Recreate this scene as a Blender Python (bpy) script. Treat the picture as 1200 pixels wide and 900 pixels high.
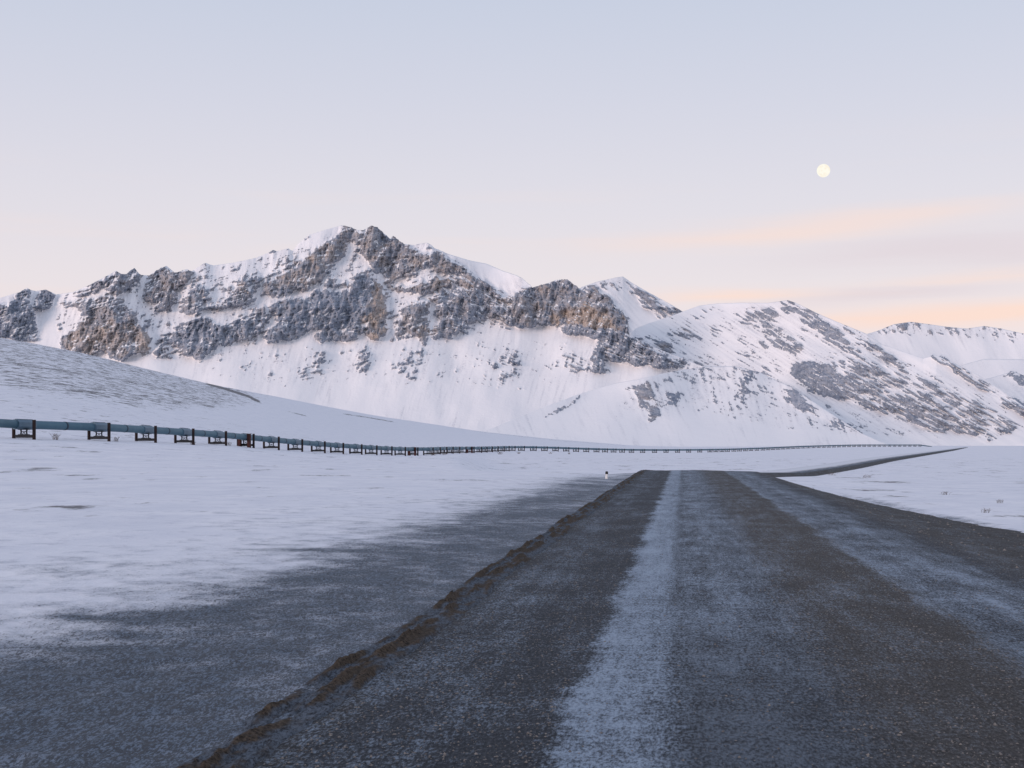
import bpy, math, random
import numpy as np

# ------------------------------------------------------------------ scene, camera, light
scene = bpy.context.scene
for o in list(bpy.data.objects):
    bpy.data.objects.remove(o)
C = scene.collection

F = 1600.0            # focal length in survey pixels (frame 1200 wide), camera looks along +Y
HZ = 520.0            # survey row of the true horizon
CAMZ = 2.0            # eye height over the road

cam_d = bpy.data.cameras.new('camera')
cam = bpy.data.objects.new('camera', cam_d)
C.objects.link(cam)
cam.location = (0, 0, CAMZ)
cam.rotation_euler = (math.pi / 2, 0, 0)
cam_d.sensor_width = 36.0
cam_d.lens = 36.0 * F / 1200.0
cam_d.shift_y = (HZ - 450.0) / 1200.0
cam_d.clip_start = 0.1
cam_d.clip_end = 200000.0
scene.camera = cam
scene.render.resolution_x = 1024
scene.render.resolution_y = 768
scene.view_settings.view_transform = 'Standard'
scene.view_settings.look = 'None'
scene.view_settings.exposure = 0.0
scene.view_settings.gamma = 1.0
scene.view_settings.use_curve_mapping = False

SUN_EL = math.radians(6.0)
SUN_AZ = math.radians(222.0)       # clockwise from +Y: behind the camera, to the left
sun_d = bpy.data.lights.new('sun', 'SUN')
sun_d.energy = 2.1
sun_d.angle = math.radians(20.0)
sun_d.color = (1.0, 0.77, 0.69)
sun = bpy.data.objects.new('sun', sun_d)
C.objects.link(sun)
sun.rotation_euler = (math.pi / 2 - SUN_EL, 0, math.pi - SUN_AZ)
sun.location = (0, -40, 60)


def srgb(r, g, b, a=1.0):
    def f(c):
        c /= 255.0
        return c / 12.92 if c <= 0.04045 else ((c + 0.055) / 1.055) ** 2.4
    return (f(r), f(g), f(b), a)


class NT:
    """small helper to wire shader nodes"""
    def __init__(self, tree):
        self.t = tree
        self.n = tree.nodes
        self.l = tree.links
        self.n.clear()

    def new(self, typ, **kw):
        nd = self.n.new(typ)
        for k, v in kw.items():
            setattr(nd, k, v)
        return nd

    def put(self, sock, v):
        if hasattr(v, 'is_output'):
            self.l.new(v, sock)
        elif v is not None:
            sock.default_value = v

    def math(self, op, a, b=None, c=None, clamp=False):
        nd = self.new('ShaderNodeMath', operation=op, use_clamp=clamp)
        self.put(nd.inputs[0], a)
        if b is not None:
            self.put(nd.inputs[1], b)
        if c is not None:
            self.put(nd.inputs[2], c)
        return nd.outputs[0]

    def smooth(self, v, lo, hi, a=0.0, b=1.0):
        nd = self.new('ShaderNodeMapRange', interpolation_type='SMOOTHSTEP')
        self.put(nd.inputs[0], v)
        self.put(nd.inputs[1], lo)
        self.put(nd.inputs[2], hi)
        self.put(nd.inputs[3], a)
        self.put(nd.inputs[4], b)
        return nd.outputs[0]

    def mix(self, f, a, b, blend='MIX'):
        nd = self.new('ShaderNodeMix', data_type='RGBA', blend_type=blend)
        self.put(nd.inputs[0], f)
        self.put(nd.inputs[6], a)
        self.put(nd.inputs[7], b)
        return nd.outputs[2]

    def noise(self, vec, scale, detail=4.0, rough=0.55, dist=0.0, color=False):
        nd = self.new('ShaderNodeTexNoise')
        self.put(nd.inputs['Vector'], vec)
        nd.inputs['Scale'].default_value = scale
        nd.inputs['Detail'].default_value = detail
        nd.inputs['Roughness'].default_value = rough
        nd.inputs['Distortion'].default_value = dist
        return nd.outputs['Color' if color else 'Fac']

    def vor(self, vec, scale, feature='F1', out='Distance'):
        nd = self.new('ShaderNodeTexVoronoi', feature=feature)
        self.put(nd.inputs['Vector'], vec)
        nd.inputs['Scale'].default_value = scale
        return nd.outputs[out]

    def mapping(self, vec, scale, loc=(0, 0, 0), rot=(0, 0, 0)):
        nd = self.new('ShaderNodeMapping')
        self.put(nd.inputs[0], vec)
        nd.inputs[1].default_value = loc
        nd.inputs[2].default_value = rot
        nd.inputs[3].default_value = scale
        return nd.outputs[0]

    def attr(self, name, out='Fac'):
        return self.new('ShaderNodeAttribute', attribute_name=name).outputs[out]

    def ramp(self, v, stops, interp='LINEAR'):
        nd = self.new('ShaderNodeValToRGB')
        cr = nd.color_ramp
        cr.interpolation = interp
        while len(cr.elements) < len(stops):
            cr.elements.new(0.5)
        for e, (p, c) in zip(cr.elements, stops):
            e.position = p
            e.color = c
        self.put(nd.inputs[0], v)
        return nd.outputs[0]

    def bump(self, h, strength, dist, normal=None):
        nd = self.new('ShaderNodeBump')
        nd.inputs['Strength'].default_value = strength
        nd.inputs['Distance'].default_value = dist
        self.put(nd.inputs['Height'], h)
        if normal is not None:
            self.put(nd.inputs['Normal'], normal)
        return nd.outputs[0]


# ------------------------------------------------------------------ sky
world = bpy.data.worlds.new('World')
scene.world = world
world.use_nodes = True
w = NT(world.node_tree)
out = w.new('ShaderNodeOutputWorld')
bg = w.new('ShaderNodeBackground')
tc = w.new('ShaderNodeTexCoord')
sep = w.new('ShaderNodeSeparateXYZ')
w.l.new(tc.outputs['Generated'], sep.inputs[0])
X, Y, Z = sep.outputs
el = w.math('DIVIDE', w.math('ARCSINE', Z), math.pi / 2)            # 0..1 = horizon..zenith
az = w.math('ARCTAN2', X, Y)                                        # radians, 0 = +Y


def est(deg):
    return max(0.0, deg / 90.0)


grad = w.ramp(el, [
    (est(0), srgb(240, 221, 222)), (est(3.2), srgb(239, 223, 225)), (est(6.5), srgb(232, 223, 228)),
    (est(10), srgb(223, 219, 228)), (est(14), srgb(211, 212, 226)), (est(18.5), srgb(198, 205, 223)),
    (est(30), srgb(190, 198, 219)), (est(55), srgb(178, 188, 213)), (est(90), srgb(170, 181, 208))])
sky = w.new('ShaderNodeTexSky', sky_type='NISHITA')
sky.sun_disc = False
sky.sun_elevation = SUN_EL
sky.sun_rotation = SUN_AZ
nish = w.new('ShaderNodeVectorMath', operation='SCALE')
w.l.new(sky.outputs[0], nish.inputs[0])
nish.inputs['Scale'].default_value = 0.012
base = w.mix(1.0, w.mix(1.0, grad, (0.98, 0.98, 0.98, 1), 'MULTIPLY'), nish.outputs[0], 'ADD')
# thin evening cloud streaks low over the horizon, all the way round
cv = w.new('ShaderNodeCombineXYZ')
w.put(cv.inputs[0], w.math('MULTIPLY', az, 2.2))
w.put(cv.inputs[1], w.math('MULTIPLY', el, 46.0))
wob = w.noise(cv.outputs[0], 0.9, 4, 0.55)
wob2 = w.noise(cv.outputs[0], 2.6, 5, 0.6)
low = w.math('MULTIPLY', w.smooth(el, 0.012, 0.035), w.smooth(el, 0.16, 0.06))
gen = w.math('MULTIPLY', w.math('MULTIPLY', w.smooth(wob, 0.5, 0.75), low), 0.35)


def streak(a0, e0, sa, se, tilt, amp):
    """one lens-shaped cloud: bearing and elevation in degrees"""
    a0, e0, sa, se = math.radians(a0), e0 / 90.0, math.radians(sa), se / 90.0
    da = w.math('SUBTRACT', az, a0)
    ee = w.math('SUBTRACT', w.math('SUBTRACT', el, e0), w.math('MULTIPLY', da, tilt))
    ee = w.math('ADD', ee, w.math('MULTIPLY', w.math('SUBTRACT', wob2, 0.5), 0.010))
    q = w.math('ADD', w.math('POWER', w.math('DIVIDE', da, sa), 2.0), w.math('POWER', w.math('DIVIDE', ee, se), 2.0))
    return w.math('MULTIPLY', w.math('EXPONENT', w.math('MULTIPLY', q, -1.0)), amp)


def addup(lst):
    r = lst[0]
    for k in lst[1:]:
        r = w.math('ADD', r, k)
    return r


peach = addup([gen,
               streak(11.0, 8.6, 6.5, 0.45, 0.035, 0.55), streak(16.5, 9.3, 4.0, 0.35, 0.03, 0.35),
               streak(9.0, 6.1, 3.2, 0.25, 0.01, 0.62), streak(20.5, 5.2, 6.0, 0.42, 0.03, 1.0),
               streak(19.0, 6.6, 4.0, 0.22, 0.02, 0.45), streak(14.0, 5.0, 3.5, 0.4, 0.0, 0.5)])
grey = addup([streak(17.0, 7.8, 6.0, 0.6, 0.03, 0.55), streak(15.5, 6.0, 4.5, 0.35, 0.025, 0.6),
              streak(21.0, 7.3, 3.5, 0.5, 0.02, 0.4)])
col = w.mix(w.math('MINIMUM', grey, 0.8), base, srgb(224, 211, 217))
col = w.mix(w.math('MINIMUM', peach, 0.95), col, srgb(253, 224, 210))
w.l.new(col, bg.inputs[0])
bg.inputs[1].default_value = 1.0
w.l.new(bg.outputs[0], out.inputs[0])


# ------------------------------------------------------------------ numpy noise
def _hash(ix, iy, seed):
    h = (ix.astype(np.int64) * 374761393 + iy.astype(np.int64) * 668265263 + seed * 974634777) & 0xFFFFFFFF
    h = ((h ^ (h >> 13)) * 1274126177) & 0xFFFFFFFF
    return (h ^ (h >> 16)) & 0xFFFF


_ang = np.linspace(0, 2 * np.pi, 65536, endpoint=False)
_GX, _GY = np.cos(_ang).astype(np.float32), np.sin(_ang).astype(np.float32)


def perlin(x, y, seed=0):
    x = np.asarray(x, dtype=np.float64)
    y = np.asarray(y, dtype=np.float64)
    x, y = np.broadcast_arrays(x, y)
    fx, fy = np.floor(x), np.floor(y)
    ix, iy = fx.astype(np.int64), fy.astype(np.int64)
    dx, dy = (x - fx).astype(np.float32), (y - fy).astype(np.float32)
    u, v = dx * dx * dx * (dx * (dx * 6 - 15) + 10), dy * dy * dy * (dy * (dy * 6 - 15) + 10)

    def g(a, b):
        h = _hash(ix + a, iy + b, seed)
        return _GX[h] * (dx - a) + _GY[h] * (dy - b)
    n0 = g(0, 0) * (1 - u) + g(1, 0) * u
    n1 = g(0, 1) * (1 - u) + g(1, 1) * u
    return (n0 * (1 - v) + n1 * v) * 1.5


def fbm(x, y, octv=4, seed=0, gain=0.5):
    a, s, t = 1.0, 0.0, 0.0
    for k in range(octv):
        s = s + a * perlin(x * 2 ** k, y * 2 ** k, seed + 17 * k)
        t += a
        a *= gain
    return s / t


def ridged(x, y, octv=4, seed=0, gain=0.5):
    a, s, t = 1.0, 0.0, 0.0
    for k in range(octv):
        s = s + a * (1 - 2 * np.abs(perlin(x * 2 ** k, y * 2 ** k, seed + 31 * k)))
        t += a
        a *= gain
    return s / t


def sstep(a, b, x):
    t = np.clip((x - a) / (b - a), 0, 1)
    return t * t * (3 - 2 * t)


def blur(a, s, axis):
    r = int(3 * s + 1)
    k = np.exp(-0.5 * (np.arange(-r, r + 1) / s) ** 2)
    k /= k.sum()
    pad = [(0, 0)] * a.ndim
    pad[axis] = (r, r)
    p = np.pad(a, pad, mode='edge')
    o = np.zeros_like(a)
    for i, kk in enumerate(k):
        sl = [slice(None)] * a.ndim
        sl[axis] = slice(i, i + a.shape[axis])
        o += kk * p[tuple(sl)]
    return o


# ------------------------------------------------------------------ mesh helpers
def grid_mesh(name, P, mat, attrs=None, uv=None, parent=None, wrap=False):
    """P: (rows, cols, 3) array of points -> one smooth quad grid"""
    nr, nc = P.shape[:2]
    idx = np.arange(nr * nc).reshape(nr, nc)
    if wrap:
        nx = np.roll(idx, -1, axis=1)
        a, b, c, d = idx[:-1], nx[:-1], nx[1:], idx[1:]
    else:
        a, b, c, d = idx[:-1, :-1], idx[:-1, 1:], idx[1:, 1:], idx[1:, :-1]
    quads = np.stack([a, b, c, d], -1).reshape(-1, 4).astype(np.int32)
    me = bpy.data.meshes.new(name)
    me.vertices.add(nr * nc)
    me.vertices.foreach_set('co', P.reshape(-1).astype(np.float32))
    nq = len(quads)
    me.loops.add(nq * 4)
    me.loops.foreach_set('vertex_index', quads.reshape(-1))
    me.polygons.add(nq)
    me.polygons.foreach_set('loop_start', np.arange(0, nq * 4, 4, dtype=np.int32))
    me.polygons.foreach_set('loop_total', np.full(nq, 4, dtype=np.int32))
    me.polygons.foreach_set('use_smooth', np.ones(nq, dtype=bool))
    me.update(calc_edges=True)
    for k, v in (attrs or {}).items():
        at = me.attributes.new(k, 'FLOAT', 'POINT')
        at.data.foreach_set('value', np.ascontiguousarray(v, dtype=np.float32).reshape(-1))
    if uv is not None:
        l = me.uv_layers.new(name='UVMap')
        l.data.foreach_set('uv', uv.reshape(-1, 2)[quads.reshape(-1)].astype(np.float32).reshape(-1))
    me.materials.append(mat)
    o = bpy.data.objects.new(name, me)
    C.objects.link(o)
    if parent is not None:
        o.parent = parent
    return o


class MB:
    """collects boxes, tubes and rings into one mesh"""
    def __init__(self):
        self.v, self.f, self.sm = [], [], []

    def add(self, verts, faces, smooth=False):
        n = len(self.v)
        self.v += [tuple(p) for p in verts]
        self.f += [tuple(i + n for i in f) for f in faces]
        self.sm += [smooth] * len(faces)

    def box(self, c, s, top=1.0):
        x, y, z = c
        a, b, h = s[0] / 2, s[1] / 2, s[2] / 2
        vs = [(x - a, y - b, z - h), (x + a, y - b, z - h), (x + a, y + b, z - h), (x - a, y + b, z - h),
              (x - a * top, y - b * top, z + h), (x + a * top, y - b * top, z + h),
              (x + a * top, y + b * top, z + h), (x - a * top, y + b * top, z + h)]
        self.add(vs, [(3, 2, 1, 0), (4, 5, 6, 7), (0, 1, 5, 4), (1, 2, 6, 5), (2, 3, 7, 6), (3, 0, 4, 7)])

    def tube(self, pts, rads, n=8, cap=True, twist=0.0, smooth=True):
        pts = [np.array(p, float) for p in pts]
        base_i = len(self.v)
        m = len(pts)
        vs, fs = [], []
        for i, p in enumerate(pts):
            d = pts[min(i + 1, m - 1)] - pts[max(i - 1, 0)]
            d /= np.linalg.norm(d) + 1e-9
            up = np.array([0, 0, 1.0]) if abs(d[2]) < 0.9 else np.array([1.0, 0, 0])
            a = np.cross(d, up)
            a /= np.linalg.norm(a)
            b = np.cross(a, d)
            r = rads[i] if hasattr(rads, '__len__') else rads
            for k in range(n):
                t = 2 * math.pi * k / n + twist
                vs.append(p + r * (math.cos(t) * a + math.sin(t) * b))
        for i in range(m - 1):
            for k in range(n):
                k2 = (k + 1) % n
                fs.append((i * n + k, i * n + k2, (i + 1) * n + k2, (i + 1) * n + k))
        self.add(vs, fs, smooth)
        if cap:
            self.f.append(tuple(base_i + k for k in range(n))[::-1])
            self.f.append(tuple(base_i + (m - 1) * n + k for k in range(n)))
            self.sm += [False, False]

    def mesh(self, name, mat):
        me = bpy.data.meshes.new(name)
        me.from_pydata(self.v, [], self.f)
        me.polygons.foreach_set('use_smooth', np.array(self.sm, dtype=bool))
        me.materials.append(mat)
        me.update()
        return me

    def build(self, name, mat, parent=None):
        o = bpy.data.objects.new(name, self.mesh(name, mat))
        C.objects.link(o)
        if parent is not None:
            o.parent = parent
        return o


def empty(name, loc, rz=0.0):
    o = bpy.data.objects.new(name, None)
    C.objects.link(o)
    o.location = loc
    o.rotation_euler = (0, 0, rz)
    o.empty_display_size = 0.3
    return o


def tag(o, label=None, cat=None, group=None, kind=None):
    if label:
        o['label'] = label
    if cat:
        o['category'] = cat
    if group:
        o['group'] = group
    if kind:
        o['kind'] = kind
    return o


def material(name, rough=0.8, spec=0.3):
    m = bpy.data.materials.new(name)
    m.use_nodes = True
    t = NT(m.node_tree)
    o = t.new('ShaderNodeOutputMaterial')
    p = t.new('ShaderNodeBsdfPrincipled')
    p.inputs['Roughness'].default_value = rough
    p.inputs['Specular IOR Level'].default_value = spec
    t.l.new(p.outputs[0], o.inputs[0])
    t.p = p
    t.pos = t.new('ShaderNodeNewGeometry').outputs['Position']
    return m, t


# ------------------------------------------------------------------ materials
SNOW = (0.88, 0.875, 0.885, 1)


def mat_mountain():
    m, t = material('snow_and_limestone', 0.85, 0.15)
    rock, warm, dust = t.attr('rock'), t.attr('warm'), t.attr('dust')
    n1 = t.noise(t.pos, 0.03, 6, 0.65)
    n2 = t.noise(t.mapping(t.pos, (1.0, 1.0, 0.45)), 0.22, 5, 0.65)
    n3 = t.noise(t.mapping(t.pos, (0.35, 0.35, 1.6), rot=(0.0, 0.25, 0.0)), 0.07, 6, 0.7)     # bedding
    tone = t.smooth(t.math('ADD', t.math('MULTIPLY', n2, 0.5), t.math('MULTIPLY', n3, 0.5)), 0.36, 0.66)
    cool = t.mix(tone, (0.15, 0.185, 0.25, 1), (0.44, 0.475, 0.54, 1))
    tan = t.mix(tone, (0.27, 0.235, 0.215, 1), (0.58, 0.50, 0.445, 1))
    rc = t.mix(t.smooth(t.math('ADD', warm, t.math('MULTIPLY', t.math('SUBTRACT', n1, 0.5), 1.4)), 0.18, 0.95), cool, tan)
    # snow lodged on every ledge and thin dusting on scree
    f = t.math('ADD', rock, t.math('MULTIPLY', t.math('SUBTRACT', n2, 0.5), 0.30))
    f = t.math('ADD', f, t.math('MULTIPLY', t.math('SUBTRACT', n3, 0.5), 0.35))
    f = t.smooth(f, 0.40, 0.58)
    sn = t.mix(t.math('MULTIPLY', dust, t.smooth(n2, 0.25, 0.75)), SNOW, (0.40, 0.42, 0.48, 1))
    t.put(t.p.inputs['Base Color'], t.mix(f, sn, rc))
    h = t.math('ADD', t.math('MULTIPLY', t.math('ADD', n2, n3), t.math('ADD', t.math('MULTIPLY', f, 3.0), 0.4)), t.math('MULTIPLY', n1, 2.0))
    t.put(t.p.inputs['Normal'], t.bump(h, 0.7, 1.0))
    return m


def mat_snow_ground():
    m, t = material('wind_packed_snow', 0.7, 0.25)
    dirt, tun, near = t.attr('dirt'), t.attr('tundra'), t.attr('near')
    p = t.pos
    wind = t.mapping(p, (0.7, 0.55, 1.0), rot=(0, 0, 0.5))
    gp = t.mapping(p, (1.0, 0.33, 1.0), rot=(0, 0, 0.12))
    g1 = t.noise(gp, 58.0, 4, 0.75)                 # grains and crust
    g2 = t.noise(gp, 13.0, 4, 0.65)
    g3 = t.noise(wind, 2.6, 6, 0.65)               # sastrugi
    g4 = t.noise(wind, 0.45, 6, 0.62)
    # road dust
    d = t.math('ADD', dirt, t.math('MULTIPLY', t.math('SUBTRACT', g3, 0.5), 1.0))
    d = t.math('ADD', d, t.math('MULTIPLY', t.math('SUBTRACT', g4, 0.5), 0.9))
    d = t.smooth(d, 0.12, 0.95)
    g5 = t.noise(gp, 29.0, 4, 0.7)
    spk = t.math('ADD', t.math('MULTIPLY', g1, 0.40), t.math('ADD', t.math('MULTIPLY', g5, 0.40), t.math('MULTIPLY', g2, 0.20)))
    spk = t.smooth(spk, 0.30, 0.70, 0.12, 0.88)
    lim = t.math('SUBTRACT', 0.84, t.math('MULTIPLY', d, 0.40))
    grit = t.math('MULTIPLY', t.smooth(spk, t.math('SUBTRACT', lim, 0.13), t.math('ADD', lim, 0.13)), t.smooth(d, 0.0, 0.12))
    haze = t.math('MULTIPLY', d, 0.95)
    white = t.mix(t.smooth(g4, 0.3, 0.75), (0.72, 0.73, 0.785, 1), (0.86, 0.855, 0.885, 1))
    white = t.mix(t.math('MULTIPLY', t.smooth(g3, 0.50, 0.68), 0.42), white, (0.60, 0.61, 0.68, 1))
    base_c = t.mix(haze, white, (0.100, 0.145, 0.205, 1))
    base_c = t.mix(t.math('MULTIPLY', grit, 0.86), base_c, t.mix(g2, (0.010, 0.015, 0.025, 1), (0.052, 0.053, 0.056, 1)))
    # tundra: heather and sedge blown free of snow
    t1 = t.noise(t.mapping(p, (1.0, 0.4, 1.0), rot=(0, 0, -0.25)), 0.20, 6, 0.75)
    t2 = t.noise(p, 0.6, 4, 0.7)
    tv = t.math('ADD', t.math('MULTIPLY', t1, 0.72), t.math('MULTIPLY', t2, 0.28))
    lim2 = t.math('SUBTRACT', 0.80, t.math('MULTIPLY', tun, 0.36))
    tm = t.math('MULTIPLY', t.smooth(tv, t.math('SUBTRACT', lim2, 0.03), t.math('ADD', lim2, 0.04)), t.smooth(tun, 0.02, 0.12))
    base_c = t.mix(t.math('MULTIPLY', tm, 0.88), base_c, t.mix(t2, (0.035, 0.037, 0.045, 1), (0.11, 0.10, 0.095, 1)))
    t.put(t.p.inputs['Base Color'], base_c)
    h = t.math('ADD', t.math('MULTIPLY', g1, 0.012), t.math('MULTIPLY', g2, 0.022))
    h = t.math('MULTIPLY', h, t.math('ADD', t.math('MULTIPLY', d, 1.3), 0.25))
    h = t.math('MULTIPLY', t.math('ADD', h, t.math('MULTIPLY', g3, 0.07)), near)
    h = t.math('ADD', h, t.math('MULTIPLY', g4, 0.10))
    t.put(t.p.inputs['Normal'], t.bump(h, 0.8, 1.0))
    return m


def mat_road():
    m, t = material('frozen_gravel', 0.75, 0.3)
    uvn = t.new('ShaderNodeUVMap', uv_map='UVMap').outputs[0]
    sp = t.new('ShaderNodeSeparateXYZ')
    t.put(sp.inputs[0], uvn)
    u, s = sp.outputs[0], sp.outputs[1]
    # fine grain (in metres), long streaks along the road, washboard across it
    gv = t.mapping(uvn, (1.0, 0.34, 1.0))
    gr = t.noise(gv, 40.0, 5, 0.75)
    gr2 = t.noise(gv, 13.0, 4, 0.65)
    streak = t.noise(t.mapping(uvn, (5.0, 0.45, 1)), 1.0, 6, 0.68)
    streak2 = t.noise(t.mapping(uvn, (2.2, 0.07, 1), loc=(7, 3, 0)), 1.0, 5, 0.65)
    wash = t.noise(t.mapping(uvn, (1.3, 6.5, 1), loc=(3, 9, 0)), 1.0, 5, 0.68)
    patch = t.noise(t.mapping(uvn, (1.1, 0.42, 1), loc=(1, 5, 0)), 1.0, 5, 0.62)
    gc = t.smooth(gr, 0.34, 0.66)
    gc2 = t.smooth(gr2, 0.32, 0.68)
    uj = t.math('ADD', u, t.math('MULTIPLY', t.math('SUBTRACT', patch, 0.5), 0.55))
    uj = t.math('ADD', uj, t.math('MULTIPLY', t.math('SUBTRACT', gr2, 0.5), 0.16))
    # frost cover along the width (u = metres right of the eye)
    prof = t.ramp(t.math('DIVIDE', t.math('ADD', uj, 5.0), 20.0), [
        (0.0, (.25,) * 3 + (1,)), (0.098, (.20,) * 3 + (1,)), (0.115, (.10,) * 3 + (1,)), (0.13, (.16,) * 3 + (1,)),
        (0.157, (.20,) * 3 + (1,)), (0.172, (.09,) * 3 + (1,)), (0.204, (.06,) * 3 + (1,)), (0.213, (.72,) * 3 + (1,)),
        (0.238, (.66,) * 3 + (1,)), (0.247, (.36,) * 3 + (1,)), (0.270, (.52,) * 3 + (1,)), (0.298, (.38,) * 3 + (1,)),
        (0.318, (.24,) * 3 + (1,)), (0.350, (.15,) * 3 + (1,)), (0.394, (.11,) * 3 + (1,)), (0.402, (.46,) * 3 + (1,)),
        (0.432, (.36,) * 3 + (1,)), (0.452, (.48,) * 3 + (1,)), (0.482, (.30,) * 3 + (1,)), (0.508, (.09,) * 3 + (1,)),
        (0.57, (.10,) * 3 + (1,)), (0.80, (.15,) * 3 + (1,))])
    fr = t.math('ADD', prof, t.math('MULTIPLY', t.math('SUBTRACT', streak, 0.5), 0.75))
    fr = t.math('ADD', fr, t.math('MULTIPLY', t.math('SUBTRACT', wash, 0.5), 0.5))
    fr = t.math('ADD', fr, t.math('MULTIPLY', t.math('SUBTRACT', patch, 0.52), 1.1))
    fr = t.math('ADD', fr, t.math('MULTIPLY', t.math('SUBTRACT', streak2, 0.5), 0.35))
    fr = t.math('ADD', fr, t.math('ADD', t.math('MULTIPLY', t.math('SUBTRACT', gc, 0.5), 0.62), t.math('MULTIPLY', t.math('SUBTRACT', gc2, 0.5), 0.30)))
    frost = t.math('MULTIPLY', t.smooth(fr, 0.0, 1.05), t.smooth(uj, 9.0, 5.2, 0.3, 1.0))
    nearcam = t.math('MULTIPLY', t.smooth(s, 20.0, 7.0), t.smooth(uj, -0.15, 0.15))
    frost = t.math('MULTIPLY', frost, t.math('SUBTRACT', 1.0, t.math('MULTIPLY', nearcam, 0.72)))
    stone = t.mix(t.math('POWER', gc, 1.6), (0.008, 0.012, 0.019, 1), (0.048, 0.055, 0.066, 1))
    brown = t.mix(t.math('POWER', gc, 1.6), (0.026, 0.023, 0.020, 1), (0.085, 0.073, 0.062, 1))
    bz = t.math('MULTIPLY', t.smooth(uj, 0.9, 1.7), t.smooth(uj, 3.3, 2.9))
    bz = t.math('MAXIMUM', bz, t.math('MULTIPLY', t.smooth(uj, 4.9, 5.8), 0.85))
    bz = t.math('MAXIMUM', bz, t.math('MULTIPLY', t.smooth(uj, -2.3, -2.7), 0.7))
    stone = t.mix(t.math('MULTIPLY', bz, 0.75), stone, brown)
    c = t.mix(frost, stone, (0.25, 0.32, 0.41, 1))
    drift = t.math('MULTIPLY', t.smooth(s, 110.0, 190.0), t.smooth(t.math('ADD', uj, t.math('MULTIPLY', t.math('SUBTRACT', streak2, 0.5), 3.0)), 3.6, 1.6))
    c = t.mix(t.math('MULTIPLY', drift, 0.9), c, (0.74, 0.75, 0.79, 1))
    pale = t.smooth(t.vor(gv, 26.0), 0.12, 0.06)
    pm = t.math('MULTIPLY', pale, t.smooth(t.noise(uvn, 3.0, 3), 0.45, 0.7))
    c = t.mix(t.math('MULTIPLY', pm, 0.7), c, (0.30, 0.28, 0.26, 1))
    t.put(t.p.inputs['Base Color'], c)
    t.put(t.p.inputs['Roughness'], t.math('SUBTRACT', 0.85, t.math('MULTIPLY', frost, 0.30)))
    h = t.math('ADD', t.math('MULTIPLY', gr, 0.020), t.math('MULTIPLY', gr2, 0.018))
    h = t.math('ADD', h, t.math('MULTIPLY', wash, 0.018))
    h = t.math('SUBTRACT', h, t.math('MULTIPLY', frost, 0.008))
    t.put(t.p.inputs['Normal'], t.bump(h, 0.75, 1.0))
    return m


def mat_dirt():
    m, t = material('loose_brown_gravel', 0.9, 0.15)
    a, b = t.noise(t.pos, 30, 5, 0.7), t.noise(t.pos, 2.2, 5, 0.65)
    c = t.mix(t.smooth(a, 0.3, 0.7), (0.014, 0.011, 0.009, 1), (0.115, 0.086, 0.062, 1))
    gp = t.mapping(t.pos, (1.0, 0.33, 1.0), rot=(0, 0, 0.12))
    g = t.smooth(t.math('ADD', t.math('MULTIPLY', t.noise(gp, 58, 4, 0.75), 0.5), t.math('MULTIPLY', t.noise(gp, 26, 4, 0.7), 0.5)), 0.40, 0.62)
    ds = t.mix(g, (0.125, 0.15, 0.185, 1), (0.020, 0.022, 0.027, 1))
    sn = t.smooth(t.math('ADD', t.attr('snowy'), t.math('MULTIPLY', t.math('SUBTRACT', b, 0.5), 1.1)), 0.46, 0.80)
    t.put(t.p.inputs['Base Color'], t.mix(sn, c, ds))
    t.put(t.p.inputs['Normal'], t.bump(a, 0.8, 0.03))
    return m


def mat_plain(name, c1, c2, scale=3.0, rough=0.6, metal=0.0, spec=0.4):
    m, t = material(name, rough, spec)
    n = t.noise(t.pos, scale, 5, 0.6)
    t.put(t.p.inputs['Base Color'], t.mix(t.smooth(n, 0.3, 0.7), c1, c2))
    t.p.inputs['Metallic'].default_value = metal
    return m


M_MTN = mat_mountain()
M_GROUND = mat_snow_ground()
M_ROAD = mat_road()
M_DIRT = mat_dirt()
M_PIPE = mat_plain('weathered_blue_pipe_jacket', (0.055, 0.13, 0.18, 1), (0.08, 0.165, 0.22, 1), 0.35, 0.55, 0.25)
M_SLEEVE = mat_plain('grey_blue_steel_sleeve', (0.085, 0.15, 0.205, 1), (0.125, 0.19, 0.25, 1), 0.5, 0.5, 0.3)
M_BAND = mat_plain('dark_joint_band', (0.015, 0.03, 0.05, 1), (0.03, 0.05, 0.075, 1), 2.0)
M_POST = mat_plain('rusted_steel_post', (0.010, 0.006, 0.007, 1), (0.028, 0.012, 0.011, 1), 1.5, 0.8)
M_BEAM = mat_plain('dark_steel_beam', (0.010, 0.014, 0.020, 1), (0.024, 0.030, 0.040, 1), 1.5, 0.7)
M_RED = mat_plain('red_brown_primer_steel', (0.035, 0.010, 0.009, 1), (0.07, 0.020, 0.017, 1), 1.0, 0.8)
M_WHITE = mat_plain('white_plastic', (0.75, 0.74, 0.72, 1), (0.82, 0.81, 0.79, 1), 8.0)
M_BLACK = mat_plain('black_band', (0.02, 0.018, 0.018, 1), (0.04, 0.035, 0.035, 1), 8.0)
M_TWIG = mat_plain('dry_willow', (0.10, 0.075, 0.06, 1), (0.22, 0.18, 0.15, 1), 4.0, 0.9)
M_STONE = mat_plain('road_stones', (0.06, 0.062, 0.068, 1), (0.26, 0.24, 0.22, 1), 7.0, 0.9)

mm = bpy.data.materials.new('moonlight')
mm.use_nodes = True
t = NT(mm.node_tree)
mo = t.new('ShaderNodeOutputMaterial')
em = t.new('ShaderNodeEmission')
mn = t.noise(t.new('ShaderNodeTexCoord').outputs['Object'], 0.006, 4, 0.5)
t.put(em.inputs[0], t.mix(t.smooth(mn, 0.42, 0.62), srgb(255, 252, 238), srgb(253, 243, 225)))
em.inputs[1].default_value = 1.0
t.l.new(em.outputs[0], mo.inputs[0])


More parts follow.
